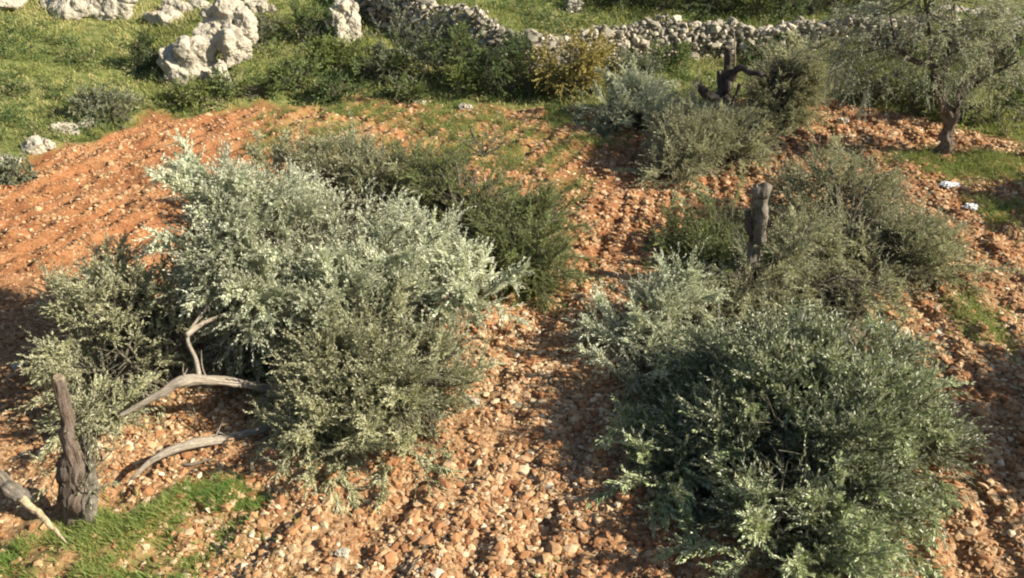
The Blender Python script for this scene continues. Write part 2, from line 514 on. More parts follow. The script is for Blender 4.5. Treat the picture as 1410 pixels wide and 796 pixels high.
def curve(pts, n=14):
    """Catmull-Rom through the given points"""
    p = np.asarray(pts, float)
    if len(p) == 2: return p[0] + (p[1] - p[0]) * np.linspace(0, 1, n)[:, None]
    q = np.vstack([2 * p[0] - p[1], p, 2 * p[-1] - p[-2]])
    out = []
    for t in np.linspace(0, len(p) - 1 - 1e-6, n):
        i = int(t); f = t - i
        a, b, c, d = q[i:i + 4]
        out.append(.5 * ((2 * b) + (-a + c) * f + (2 * a - 5 * b + 4 * c - d) * f * f + (-a + 3 * b - 3 * c + d) * f ** 3))
    return np.array(out)

def leaves(P, D, L, W, up=.6, curl=.12):
    """diamond leaves at P along D; side vectors keep faces roughly towards the sky"""
    n = len(P)
    h = unit(np.array([0, 0, 1.0]) * up + RNG.normal(size=(n, 3)) * .55)
    S = unit(np.cross(D, h)); Nn = np.cross(S, D)
    L = L[:, None]; W = W[:, None]
    a = P; c = P + D * L - Nn * L * curl
    m = P + D * L * .45 + Nn * L * curl * .3
    V = np.stack([a, m + S * W * .5, c, m - S * W * .5], 1)
    F = np.arange(n * 4).reshape(n, 4)
    return V.reshape(-1, 3), F

def shoots(O, D, L, nleaf, leaf_l, leaf_w, bend, open_ang=.75, fold=.6):
    """leafy shoots: arrays of origins, directions, lengths"""
    n = len(O)
    t = (np.arange(nleaf) + .5) / nleaf
    t = np.clip(t[None] + RNG.uniform(-.04, .04, (n, nleaf)), .03, 1)[..., None]
    B = bend[:, None] * L[:, None, None]
    pos = O[:, None] + D[:, None] * (L[:, None, None] * t) + B * t * t
    tan = unit(D[:, None] + 2 * B / L[:, None, None] * t)
    s, u = perp(tan)
    ang = (np.arange(nleaf) % 2) * math.pi + (np.arange(nleaf) // 2) * 1.3
    ang = ang[None] + RNG.uniform(-.5, .5, (n, nleaf)) + RNG.uniform(0, 6.28, (n, 1))
    side = s * np.cos(ang)[..., None] + u * np.sin(ang)[..., None]
    oa = open_ang * RNG.uniform(.5, 1.3, (n, nleaf, 1)) * (1.1 - .6 * t)
    ld = unit(tan * np.cos(oa) + side * np.sin(oa))
    ll = leaf_l * RNG.uniform(.6, 1.2, (n, nleaf)) * (1.05 - .35 * t[..., 0])
    lw = leaf_w * RNG.uniform(.75, 1.25, (n, nleaf))
    V, F = leaves(pos.reshape(-1, 3), ld.reshape(-1, 3), ll.ravel(), lw.ravel(), up=fold)
    cl = np.clip(.5 + .75 * noise(O[:, 0] * 2.1, O[:, 1] * 2.1, O[:, 2] * 2.1, seed=404), 0, 1)
    rs = np.repeat(RNG.random(n) * .4 + cl * .4, nleaf) + RNG.random(n * nleaf) * .2
    # stems: three sided, two segments
    q = [O, O + D * L[:, None] * .5 + bend * L[:, None] * .25, O + D * L[:, None] + bend * L[:, None]]
    s0, u0 = perp(D)
    sv = []
    for j, r in enumerate((.0038, .003, .0012)):
        for a in (0, 2.094, 4.188):
            sv.append(q[j] + (s0 * math.cos(a) + u0 * math.sin(a)) * r)
    sv = np.stack(sv, 1).reshape(-1, 3)
    f = np.array([(j * 3 + a, j * 3 + (a + 1) % 3, j * 3 + 3 + (a + 1) % 3, j * 3 + 3 + a) for j in range(2) for a in range(3)])
    sf = (f[None] + (np.arange(n) * 9)[:, None, None]).reshape(-1, 4)
    return V, F, np.repeat(rs, 4), sv, sf

def keep_above(P, eps=.02):
    z = ground(P[:, 0], P[:, 1]) + eps
    P[:, 2] = np.maximum(P[:, 2], z + RNG.random(len(P)) * .03)
    return P

def bough_foliage(root, starts, lobes, n_branch, n_sub, n_shoot, leaf='olive', twig='twig', leaf_l=.06, leaf_w=.014, nleaf=20,
                  shoot_l=.30, lift=.25, droop=-.05, gap=.25, seed=1, r0=.02, fold=.6, density=1.0, clump=-.16, plumes=0, plume_l=.7, lean=(0, 0, .35), leaf_name='foliage', wood_name='branches', open_ang=.75):
    """branches from the given starts into ellipsoid lobes, side branches along them and leafy shoots on those"""
    mains = []; subs = []; O = []; D = []; PO = []; PD = []
    vol = np.array([l[1][0] * l[1][1] * l[1][2] for l in lobes]) ** .75
    cnt = np.maximum(2, (n_branch * vol / vol.sum()).astype(int))
    for (c, r), k in zip(lobes, cnt):
        c = np.asarray(c, float); r = np.asarray(r, float)
        for _ in range(k):
            st = np.asarray(starts[np.argmin([np.linalg.norm(np.asarray(s) - c) + RNG.random() * (.8 if len(starts) < 10 else 1.6) for s in starts])], float)
            d = RNG.normal(size=3); d /= np.linalg.norm(d); d[2] = d[2] * .85 + .1
            e = c + d * r * RNG.uniform(.45, 1.0)
            if noise(e[0:1] * 1.7, e[1:2] * 1.7, e[2:3] * 1.7, seed=seed)[0] < gap - 1: continue
            m = (st + e) / 2 + np.array([0, 0, lift * np.linalg.norm(e - st)]) + RNG.normal(size=3) * .12
            b = curve([st, m, e], 9)
            b = keep_above(b)
            mains.append(b)
            for _ in range(n_sub):
                t = RNG.uniform(.42, 1); i = min(int(t * 8), 7)
                o = b[i] + (b[i + 1] - b[i]) * (t * 8 - i)
                tg = unit(b[i + 1] - b[i]); out = unit(o - c + 1e-6)
                sd = unit(tg * .6 + out * .5 + RNG.normal(size=3) * .55 + np.array([0, 0, .1]))
                ln = RNG.uniform(.35, .9) * min(r.mean(), .75)
                sb = o + sd * ln * np.linspace(0, 1, 5)[:, None] + np.array([0, 0, droop * ln])[None] * (np.linspace(0, 1, 5)[:, None] ** 2)
                subs.append(sb)
                for _ in range(n_shoot):
                    t2 = RNG.uniform(.1, 1) ** .6 * 4; i2 = min(int(t2), 3)
                    O.append(sb[i2] + (sb[i2 + 1] - sb[i2]) * (t2 - i2))
                    D.append(unit(sd * .9 + out * .25 + RNG.normal(size=3) * .38 + np.array([0, 0, .22])))
    O = np.array(O); D = np.array(D)
    keep = fbm(O[:, 0] * 1.7, O[:, 1] * 1.7, O[:, 2] * 1.7, seed=seed + 5, octaves=2) + .15 * RNG.normal(size=len(O)) > clump
    O = O[keep]; D = D[keep]
    if plumes:
        cs = np.array([l[0] for l in lobes]); rs_ = np.array([l[1] for l in lobes])
        for _ in range(plumes):
            q = RNG.integers(len(cs)); d = unit(RNG.normal(size=3) + np.array([0, -.3, .6]))
            o = cs[q] + d * rs_[q] * .6
            pd = unit(d * .7 + np.array(lean) + RNG.normal(size=3) * .3); ln = plume_l * RNG.uniform(.6, 1.2)
            tt = np.linspace(0, 1, 5)[:, None]
            pb = o + pd * ln * tt + np.array([0, 0, -.25 * ln]) * tt ** 2
            subs.append(pb)
            for t in np.linspace(.12, .97, int(26 * ln / .7)):
                i2 = min(int(t * 4), 3); a_ = pb[i2] + (pb[i2 + 1] - pb[i2]) * (t * 4 - i2)
                PO.append(a_); PD.append(unit(unit(pb[i2 + 1] - pb[i2]) + RNG.normal(size=3) * .42))
        O = np.vstack([O, np.array(PO)]); D = np.vstack([D, np.array(PD)])
    n = len(O)
    L = shoot_l * RNG.uniform(.55, 1.25, n)
    if PO: L[-len(PO):] *= .62
    bend = RNG.normal(size=(n, 3)) * .18 + np.array([0, 0, droop * 2])
    V, Fq, r, sv, sf = shoots(O, D, L, nleaf, leaf_l, leaf_w, bend, open_ang, fold)
    if PO: r[-len(PO) * nleaf * 4:] = .76 + .2 * r[-len(PO) * nleaf * 4:]  # plume leaves pushed to paler tones: highlights of the sprays put into the colour
    zg = ground(V[::4, 0], V[::4, 1]); low = np.repeat(np.maximum(zg + .012 - V.reshape(-1, 4, 3)[:, :, 2].min(1), 0), 4)
    V[:, 2] += low
    subs = np.array(subs); sq = subs.reshape(-1, 3); sq[:, 2] = np.maximum(sq[:, 2], ground(sq[:, 0], sq[:, 1]) + .02)
    wv, wf = merge([batch_tube(np.array(mains), r0, r0 * .22, 5), batch_tube(sq.reshape(subs.shape), r0 * .32, .0035, 4), (sv, sf)])
    lo = build(leaf_name, V, Fq, M[leaf], root, rnd=r)
    wo = build(wood_name, wv, wf, M[twig], root, smooth_shade=True)
    return n * nleaf

TOTAL = 0
def L_(px, py, Y, rx, ry, rz):
    return (at(px, py, Y), (rx, ry, rz))

# ------------------------------------------------------------------ hillside: rocks
def boulder(name, cx, cy, parts, label, cat='boulder', group=None, seed=0, m='rock', sink=.25, rough=.28):
    """one rock made of merged angular lumps; parts: (dx, dy, dz, rx, ry, rz)"""
    tr = []
    pa = np.array(parts); lo_ = (pa[:, :3] - pa[:, 3:]).min(0) - .2; hi_ = (pa[:, :3] + pa[:, 3:]).max(0) + .2
    size = float((hi_ - lo_).mean())
    nf = 12
    feat = RNG.uniform(lo_, hi_, (nf, 3)); off = RNG.uniform(-1, 1, nf)
    for i, (dx, dy, dz, rx, ry, rz) in enumerate(parts):
        bv, bf = S5 if max(rx, ry) > .3 else S4
        v = bv * (1 + .22 * fbm(bv[:, 0] * 1.3 + seed, bv[:, 1] * 1.3, bv[:, 2] * 1.3 + i * 7.3, seed=seed + i, octaves=2))[:, None]
        for _ in range(6):
            d = unit(RNG.normal(size=3)); lim = RNG.uniform(.5, .85)
            k = v @ d; v = v - np.where(k > lim, (k - lim) * .8, 0)[:, None] * d
        v = v * np.array([rx, ry, rz]) + np.array([dx, dy, dz])
        w = v + .12 * size * np.stack([noise(v[:, 0] * 3 / size, v[:, 1] * 3 / size, v[:, 2] * 3 / size, seed=seed + q) for q in (1, 2, 3)], 1)
        dist = np.linalg.norm(w[:, None] - feat[None], axis=2); o_ = np.argsort(dist, axis=1)[:, :2]
        f1 = np.take_along_axis(dist, o_[:, :1], 1)[:, 0]; f2 = np.take_along_axis(dist, o_[:, 1:2], 1)[:, 0]
        crack = np.exp(-(f2 - f1) / (.035 * size))
        m_ = min(rx, ry, rz)
        q = v / m_
        disp = m_ * (-.13 * crack + .12 * off[o_[:, 0]] + rough * .42 * fbm(q[:, 0] * 2.6, q[:, 1] * 2.6, q[:, 2] * 2.6, seed=seed + 90, octaves=5)
                     - .22 * np.maximum(0, fbm(q[:, 0] * 1.6, q[:, 1] * 1.6, q[:, 2] * 1.6, seed=seed + 70, octaves=3) - .25))
        v = v + bv * disp[:, None] + np.array([cx, cy, 0])
        tr.append((v, bf))
    V, Fq = merge(tr)
    V[:, 2] += base_height(np.array([cx]), np.array([cy]))[0][0] - .12 * (V[:, 2].max() - V[:, 2].min())
    o = build(name, V, Fq, M[m], None, smooth_shade=False)
    return tag(o, label, cat, group)

def gp(px, py):
    p = ray_ground(px, py); return p.x, p.y

RK = 'limestone rocks on the hillside'
x, y = gp(290, 124)
boulder('rock_outcrop', x, y, [(-.62, .3, .55, .50, .45, .55), (-.30, .45, .85, .5, .5, .5), (.05, .8, 1.30, .5, .5, .48), (.32, .05, .30, .25, .3, .68), (.42, .7, .95, .36, .5, .6), (-.35, .35, .3, .5, .4, .4),
        (.42, 1.0, 1.75, .42, .4, .34), (.0, .95, 1.6, .3, .3, .3), (.62, 1.0, 1.4, .28, .4, .5)],
        'tall jagged pale limestone outcrop with a dark hollow, on the green slope', 'outcrop', RK, seed=4)
x, y = gp(472, 60)
boulder('boulder', x, y, [(-.1, .1, .35, .38, .4, .65), (.25, .3, .55, .28, .3, .5), (0, .5, .9, .35, .4, .35)], 'upright pale boulder where the shaded end of the stone wall begins', 'boulder', RK, seed=9)
x, y = gp(110, 18)
boulder('boulder', x, y, [(-.4, .1, .2, .9, .6, .45), (.6, .2, .25, .8, .5, .4), (.1, .5, .4, .7, .5, .4)], 'broad low white boulder cut off by the top edge, left of the outcrop', 'boulder', RK, seed=14)
x, y = gp(219, 31)
boulder('boulder', x, y, [(0, 0, .12, .42, .3, .26), (.25, .2, .15, .3, .3, .2)], 'small smooth pale boulder just above and left of the jagged outcrop', 'boulder', RK, seed=19)
x, y = gp(8, 8)
boulder('boulder', x, y, [(0, 0, .15, .5, .4, .3)], 'pale boulder in the top left corner of the slope', 'boulder', RK, seed=21)
x, y = gp(247, 14)
boulder('boulder', x, y, [(0, 0, .1, .5, .3, .22), (.4, .1, .1, .3, .25, .2)], 'grey half buried rock between the smooth boulder and the outcrop top', 'boulder', RK, seed=24)
x, y = gp(352, 13)
boulder('boulder', x, y, [(0, 0, .15, .32, .3, .35), (.3, .1, .05, .25, .2, .2)], 'small grey rock standing above and right of the jagged outcrop', 'boulder', RK, seed=27)
x, y = gp(789, 12)
boulder('boulder', x, y, [(0, 0, .1, .32, .3, .32)], 'white boulder sitting on the grassy terrace behind the wall', 'boulder', RK, seed=30)
x, y = gp(90, 180)
boulder('boulder', x, y, [(0, 0, .06, .28, .22, .18)], 'upper of the two white rocks beside the left edge of the field', 'boulder', RK, seed=33)
x, y = gp(52, 206)
boulder('boulder', x, y, [(0, 0, .07, .27, .22, .2), (.15, .1, .12, .15, .15, .15)], 'lower of the two white rocks beside the left edge of the field', 'boulder', RK, seed=36)
x, y = gp(10, 228)
boulder('boulder', x, y, [(0, 0, .04, .22, .2, .12)], 'flat pale rock at the left picture edge beside the field', 'boulder', RK, seed=39)
x, y = gp(846, 92)
boulder('boulder', x, y, [(0, 0, .1, .2, .2, .26)], 'small white rock at the wall foot right of the yellow shrub', 'boulder', RK, seed=42)
x, y = gp(117, 172)
boulder('boulder', x, y, [(0, 0, .03, .2, .18, .12)], 'small grey rock right of the white rocks by the field edge', 'boulder', RK, seed=45)
x, y = gp(1362, 22)
boulder('boulder', x, y, [(0, 0, .05, .7, .4, .25), (-.7, .5, .05, .5, .3, .2)], 'long pale rock ledge behind the crown of the standing olive tree', 'boulder', RK, seed=48)
x, y = gp(907, 60)
boulder('boulder', x, y, [(0, -.1, .2, .32, .3, .36)], 'large white boulder leaning on the lit stretch of wall', 'boulder', RK, seed=51)
x, y = gp(540, 152)

# ------------------------------------------------------------------ dry stone wall
def stone_wall():
    pts = curve([(a, b, 0) for a, b in WALL], 400)[:, :2]
    seglen = np.r_[0, np.cumsum(np.hypot(*np.diff(pts, axis=0).T))]
    total = seglen[-1]
    P, R, S = [], [], []
    for side in (0, 1):
        row_h = 0.0
        while row_h < 1.2:
            s = RNG.random() * .1
            rr = RNG.uniform(.05, .085)
            while s < total:
                r = rr * (RNG.uniform(.6, 1.3) if RNG.random() < .8 else RNG.uniform(1.3, 2.3))
                cx = np.interp(s, seglen, pts[:, 0]); cy = np.interp(s, seglen, pts[:, 1])
                i = min(int(np.searchsorted(seglen, s)), len(pts) - 2)
                tx, ty = pts[i + 1] - pts[i]; ln = math.hypot(tx, ty); nx_, ny_ = ty / ln, -tx / ln
                off = .24 - .10 * row_h + RNG.uniform(-.05, .05)
                if side: off = -off
                hgt = .78 + .36 * float(smooth(.3, -1.2, cx)) + .10 * math.sin(s * 1.3) + .08 * math.sin(s * 3.7)
                if side and row_h < .6:
                    s += r * 1.7; continue
                if row_h < hgt:
                    x_, y_ = cx + nx_ * off, cy + ny_ * off
                    P.append((x_, y_, row_h + RNG.uniform(-.03, .03))); R.append(r)
                s += r * 1.75
            row_h += rr * 1.35
    # capping and core stones
    for s in np.arange(0, total, .075):
        cx = np.interp(s, seglen, pts[:, 0]); cy = np.interp(s, seglen, pts[:, 1])
        hgt = .78 + .36 * float(smooth(.3, -1.2, cx)) + .10 * math.sin(s * 1.3) + .08 * math.sin(s * 3.7)
        P.append((cx + RNG.uniform(-.1, .1), cy + RNG.uniform(-.1, .1), hgt + RNG.uniform(-.08, .05))); R.append(RNG.uniform(.05, .12))
        for q in (.12, .36, .58):
            P.append((cx, cy, q)); R.append(.17)
    P = np.array(P); R = np.array(R)
    wy = P[:, 1]
    front = base_height(P[:, 0] * 1.0, np.minimum(P[:, 1], np.interp(P[:, 0], WX, WY) - .3))[0]
    P[:, 2] += front
    V, Fq, r = rubble(P, R, flat=.8, base=(ICO_V, ICO_F), jit=.30)
    o = build('dry_stone_wall', V, Fq, M['wall'], None, rnd=r)
    tag(o, 'long rough dry stone wall curving across the hillside behind the shrubs', 'stone wall')
stone_wall()

# ------------------------------------------------------------------ clods and loose stones of the tilled field
def scatter(n, xr, yr, dens):
    x = RNG.uniform(*xr, n); y = RNG.uniform(*yr, n)
    k = RNG.random(n) < dens(x, y)
    return x[k], y[k]
def fieldmask(x, y): return smooth(.1, -.4, field_d(x, y) + .3 * noise(x * 1.5, y * 1.5, seed=78))
def cl_d(x, y):
    s = furrow_s(x, y)
    ridge = .62 + .38 * np.sin(s * 2 * math.pi / .42)
    return fieldmask(x, y) * ridge * (1 - .4 * weed_mask(x, y)) * (.75 + .25 * smooth(16, 8, y)) * (.72 + .45 * noise(x * .9, y * .9, seed=12))
x, y = scatter(430000, (-10.5, 11), (3.9, 19), cl_d)
R = np.exp(RNG.normal(math.log(.0195), .55, len(x))) * (1 + .25 * smooth(8, 14, y) - .42 * smooth(-2, -5, x)); R = np.clip(R, .008, .065)
z = ground(x, y)
V, Fq, r = rubble(np.stack([x, y, z + R * .1], 1), R, flat=.62)
o = build('soil_clods', V, Fq, M['clod'], None, rnd=r); tag(o, 'red soil clods turned up all over the field', 'soil clods', kind='stuff')
def st_d(x, y):
    near = smooth(14, 6.5, y) * smooth(-7, -2.5, x) + .28 - .24 * smooth(-2, -5, x) * smooth(6, 9, y)
    right = .5 * smooth(3.5, 6, x)
    return fieldmask(x, y) * np.clip(near + right, 0, 1) * (1 - .5 * weed_mask(x, y)) * (.55 + .75 * noise(x * 1.3, y * 1.3, seed=13)) * .8
x, y = scatter(200000, (-10.5, 11), (3.9, 19.2), st_d)
R = np.exp(RNG.normal(math.log(.0175), .58, len(x))); R = np.clip(R, .008, .05)
z = ground(x, y)
V, Fq, r = rubble(np.stack([x, y, z + R * .08], 1), R, flat=.6)
o = build('loose_stones', V, Fq, M['stone'], None, rnd=r); tag(o, 'pale broken stones strewn over the red soil', 'loose stones', kind='stuff')

# single larger stones one can point at
for px, py, r_, lab in [(651, 556, .085, 'largest pale stone lying in the furrow between the two big olive heaps'),
                        (26, 509, .075, 'flat white stone lying in the shade left of the olive heap'),
                        (1248, 462, .06, 'rounded tan stone beside the right olive heap'),
                        (470, 764, .07, 'pale stone in the rubble left of the broken sticks at the bottom'),
                        (577, 140, .14, 'yellowish stone on the far edge of the field below the shrubs'),
                        (642, 149, .15, 'grey stone on the far field edge below the dark shrub'),
                        (1160, 172, .11, 'pale stone on the red strip left of the standing tree')]:
    x, y = gp(px, py)
    boulder('stone', x, y, [(0, 0, r_ * .45, r_ * 1.1, r_ * .8, r_ * .7)], lab, 'stone', 'single stones on the field', seed=int(px), sink=0, m='rock')

# white litter on the right of the field
for px, py, lab, kx in [(1306, 259, 'crumpled pale plastic bag on the soil, farther of the two scraps', 1.5), (1335, 290, 'crumpled white plastic bag on the soil, nearer of the two scraps', 1.0)]:
    x, y = gp(px, py)
    v = S4[0].copy(); n_ = fbm(v[:, 0] * 3, v[:, 1] * 3, v[:, 2] * 3, seed=int(px), octaves=4)
    v = v * (1 + .45 * (np.abs(n_) - .4))[:, None] * np.array([.10 * kx, .075, .05]); v[:, 2] = np.maximum(v[:, 2], -.03)
    v += np.array([x, y, ground(np.array([x]), np.array([y]))[0] + .05])
    tag(build('plastic_bag', v, S4[1], M['white'], None), lab, 'plastic bag', 'litter on the field')

# ------------------------------------------------------------------ grass
def blades(x, y, h, w, name, m, label, cat, lean=.45):
    n = len(x)
    z = ground(x, y) - .01
    P = np.stack([x, y, z], 1)
    a = RNG.uniform(0, 6.283, n)
    D = unit(np.stack([np.cos(a) * lean * RNG.random(n), np.sin(a) * lean * RNG.random(n), np.ones(n)], 1))
    S = np.stack([np.cos(a + 1.3), np.sin(a + 1.3), np.zeros(n)], 1) * (w / 2)[:, None]
    B = np.stack([np.cos(a), np.sin(a), -np.full(n, .3)], 1) * (h * RNG.uniform(.1, .5, n))[:, None]
    mid = P + D * (h * .55)[:, None] + B * .3
    tip = P + D * h[:, None] + B
    V = np.stack([P - S, P + S, mid + S * .8, mid - S * .8, tip], 1).reshape(-1, 3)
    k = np.arange(n)[:, None] * 5
    Fq = np.concatenate([k + np.array([[0, 1, 2]]), k + np.array([[0, 2, 3]]), k + np.array([[3, 2, 4]])], 0)
    big = np.clip(.42 + .75 * fbm(x * .55, y * .55, seed=61, octaves=4), 0, 1)
    r = np.clip(big * .75 + RNG.random(n) * .35 - .03, 0, 1)
    o = build(name, V, Fq, M[m], None, rnd=np.repeat(r, 5))
    return tag(o, label, cat, kind='stuff')
def hill_d(x, y):
    return smooth(-.15, .35, field_d(x, y) + .35 * fbm(x * 1.5, y * 1.5, seed=77)) * np.clip(.75 + .5 * fbm(x * .9, y * .9, seed=66, octaves=3), .15, 1)
def in_cone(x, y): return np.abs(x) < .66 * y + 2.5
x, y = scatter(520000, (-24, 24), (8, 38), lambda x, y: hill_d(x, y) * in_cone(x, y))
h = .05 + .13 * RNG.random(len(x)) * np.clip(.8 + .6 * fbm(x * .6, y * .6, seed=67), .3, 1.6)
w = RNG.uniform(.010, .024, len(x)) * (1 + smooth(14, 30, y) * .6)
blades(x, y, h, w, 'hillside_grass', 'grass', 'uneven green and straw coloured grass over the hillside', 'grass')
x, y = scatter(260000, (-9, 11), (4, 18.6), lambda x, y: weed_mask(x, y) ** 1.5 * fieldmask(x, y) * (.8 - .5 * smooth(11, 13, y) * smooth(5, 3, x)) * np.clip(.6 + 1.1 * noise(x * 4, y * 4, seed=68), 0, 1))
h = (.03 + .07 * RNG.random(len(x))) * (1 + .6 * smooth(9, 5, y))
w = RNG.uniform(.006, .013, len(x))
blades(x, y, h, w, 'field_weeds', 'fresh', 'bright green grass and weeds sprouting in patches on the field', 'weeds', lean=.8)

x, y = scatter(260000, (-5.6, 1), (4.2, 6.9), lambda x, y: np.clip(weed_mask(x, y) * 1.2, 0, 1) ** 2.5 * np.clip(.35 + 1.6 * fbm(x * 2.6, y * 2.6, seed=69, octaves=3), 0, 1))
blades(x, y, .03 + .08 * RNG.random(len(x)), RNG.uniform(.004, .009, len(x)), 'grass_patch', 'fresh', 'soft bright green grass around the nearest stump', 'grass', lean=.9)
# low leafy herbs that roughen the slope and dot the weedy part of the field
def herbs(x, y, size, m, name, label):
    n = len(x); k = 6
    a = RNG.uniform(0, 6.283, (n, k)); e = RNG.uniform(.15, 1.2, (n, k))
    D = np.stack([np.cos(a) * np.cos(e), np.sin(a) * np.cos(e), np.sin(e)], -1).reshape(-1, 3)
    O = np.repeat(np.stack([x, y, ground(x, y)], 1), k, 0)
    V, Fq, r, sv, sf = shoots(O, D, np.repeat(size, k) * RNG.uniform(.6, 1.2, n * k), 9, 1.0, .42, RNG.normal(size=(n * k, 3)) * .1, .9, .8)
    # leaf size follows the plant's size
    q = V.reshape(-1, 4, 3); c = q[:, :1]; q = c + (q - c) * (np.repeat(size, k * 9) * .20)[:, None, None]
    patch = np.clip(.5 + .6 * fbm(x * .7, y * .7, seed=62, octaves=2), 0, 1)
    r = np.clip(r * .6 + .4 * np.repeat(patch, k * 9 * 4), 0, 1)
    tag(build(name, q.reshape(-1, 3), Fq, M[m], None, rnd=r), label, 'herbs', kind='stuff')
def hd(seed, lo): return lambda x, y: hill_d(x, y) * in_cone(x, y) * np.clip((fbm(x * .8, y * .8, seed=seed, octaves=3) - lo) * 2.2, 0, 1)
x, y = scatter(16000, (-20, 20), (8, 34), hd(101, -.05)); herbs(x, y, RNG.uniform(.2, .5, len(x)), 'shrub_dark', 'dark_herbs', 'dark green low herbs in patches over the slope')
x, y = scatter(16000, (-20, 20), (8, 34), hd(102, -.1)); herbs(x, y, RNG.uniform(.12, .34, len(x)), 'shrub_light', 'light_herbs', 'yellow green low herbs in patches over the slope')
x, y = scatter(9000, (-20, 20), (8, 34), hd(103, -.15)); herbs(x, y, RNG.uniform(.16, .42, len(x)), 'dry_olive', 'dry_herbs', 'brown dry herbs among the grass of the slope')
x, y = scatter(90000, (-6, 11), (8.5, 18.5), lambda x, y: weed_mask(x, y) * fieldmask(x, y) * .75 * np.clip(.45 + 1.3 * noise(x * 2.2, y * 2.2, seed=104), 0, 1)); herbs(x, y, RNG.uniform(.05, .17, len(x)), 'shrub_light', 'field_herbs', 'small green weeds dotted over the far middle of the field')

# ------------------------------------------------------------------ shrubs
def shrub(px, py, rx, rz, label, m='shrub', ry=None, n=26, leaf_l=.06, leaf_w=.028, nleaf=14, shoot=.22, group='shrubs on the slope below the wall', gap=.25, seed=0, sub=5, sh=4, name='shrub', lift=.1):
    global TOTAL
    p = ray_ground(px, py)
    z0 = base_height(np.array([p.x]), np.array([p.y]))[0][0]
    ry = ry or rx * .7
    root = empty(name, (p.x, p.y, z0), label, 'shrub', group)
    c = np.array([p.x, p.y + ry * .3, z0 + rz * .45])
    lobes = [(c, (rx * .8, ry * .8, rz * .5))]
    k = max(2, int(rx * 3))
    for i in range(k):
        lobes.append((c + np.array([RNG.uniform(-1, 1) * rx * .65, RNG.uniform(-.6, .6) * ry, RNG.uniform(-.1, .4) * rz]), (rx * .38, ry * .45, rz * RNG.uniform(.3, .5))))
    starts = [np.array([p.x + dx * rx, p.y + ry * .2, z0]) for dx in (-.5, 0, .5)]
    TOTAL += bough_foliage(root, starts, lobes, n, sub, sh, leaf=m, twig='twig', leaf_l=leaf_l, leaf_w=leaf_w, nleaf=nleaf, shoot_l=shoot, lift=lift, gap=gap, seed=seed, r0=.012, fold=.8, wood_name='stems')

shrub(560, 116, 1.05, 1.45, 'tall grey green shrub against the shaded stretch of wall', 'shrub_grey', n=34, seed=1)
shrub(520, 118, .8, .7, 'dull green shrub at the foot of the tall grey green one', 'shrub', n=24, seed=2)
shrub(625, 122, .7, 1.3, 'upright green shrub between the grey green and dark shrubs', 'shrub', n=26, seed=3)
shrub(698, 138, 1.0, 1.15, 'darkest shrub below the bend in the wall', 'shrub_dark', n=36, seed=4)
shrub(640, 134, .6, .5, 'low pale green shrub at the far edge of the soil', 'shrub_light', n=18, seed=5)
shrub(785, 134, 1.0, 1.35, 'yellow brown shrub in front of the lit wall', 'shrub_yellow', n=70, seed=6)
shrub(730, 128, .5, .8, 'narrow green shrub left of the yellow brown one', 'shrub', n=18, seed=7)
shrub(432, 62, .6, .8, 'dark round shrub left of the upright boulder', 'shrub_dark', n=22, seed=8)
shrub(455, 100, .9, .55, 'wide low green shrub below the upright boulder', 'shrub_light', n=26, seed=9)
shrub(395, 128, .95, .5, 'low green shrub on the bank above the red furrows', 'shrub', n=26, seed=10)
shrub(330, 138, .75, .45, 'low green shrub directly below the jagged outcrop', 'shrub', n=22, seed=11)
shrub(262, 146, .7, .5, 'light green shrub at the upper left corner of the field', 'shrub_light', n=20, seed=12)
shrub(205, 98, .45, .85, 'dark bare stemmed bush standing against the outcrop', 'shrub_dark', n=18, seed=13, nleaf=8)
shrub(150, 172, .75, .45, 'grey green bush on the left edge of the field', 'shrub_grey', n=24, seed=14)
shrub(465, 140, .6, .4, 'small dark green shrub on the bank right of the furrows', 'shrub_dark', n=16, seed=15)
shrub(560, 142, .6, .35, 'small green shrub on the far soil edge, below the tall grey one', 'shrub', n=14, seed=16)
shrub(345, 60, .5, .35, 'grey shrub touching the right side of the outcrop', 'shrub_grey', n=14, seed=17)
shrub(380, 35, .6, .4, 'small green shrub on the slope right of the outcrop top', 'shrub_light', n=14, seed=18)
shrub(30, 250, .4, .3, 'grey tuft on the left edge beside the flat pale rock', 'shrub_grey', n=10, seed=19)
shrub(500, 8, .7, .6, 'dark shrub behind the start of the wall', 'shrub_dark', n=18, seed=20)
shrub(870, 120, .8, .6, 'grey green shrub right of the yellow brown one', 'shrub_grey', n=24, seed=21)
shrub(920, 100, .8, .6, 'green shrub at the wall foot behind the cut tree', 'shrub', n=22, seed=22)
shrub(1055, 92, .6, .6, 'dark green shrub at the wall foot right of the cut pole', 'shrub_dark', n=24, seed=23)
T = 'shrubs on the terrace above the wall'
shrub(850, 12, 1.3, 1.1, 'dark shrub at the left end of the row above the wall', 'shrub_dark', group=T, n=44, seed=24)
shrub(915, 18, 1.4, 1.1, 'mid green shrub, second from the left in the row above the wall', 'shrub', group=T, n=44, seed=25)
shrub(980, 22, 1.4, 1.1, 'dark green shrub above the wall behind the cut pole', 'shrub_dark', group=T, n=44, seed=26)
shrub(1045, 24, 1.4, 1.2, 'light green shrub above the wall right of the cut pole', 'shrub_light', group=T, n=44, seed=27)
shrub(1120, 24, 1.5, 1.2, 'dark shrub above the wall left of the standing olive crown', 'shrub_dark', group=T, n=48, seed=28)
shrub(1190, 14, 1.6, 1.2, 'green shrub above the wall behind the standing olive crown', 'shrub', group=T, n=44, seed=29)
R_ = 'shrubs along the right edge of the field'
shrub(1150, 118, 1.2, .9, 'olive green shrub behind the left end of the red strip', 'shrub_light', group=R_, n=34, seed=30)
shrub(1235, 142, 1.2, .9, 'grey green shrub on the bank left of the standing tree', 'shrub_grey', group=R_, n=34, seed=31)
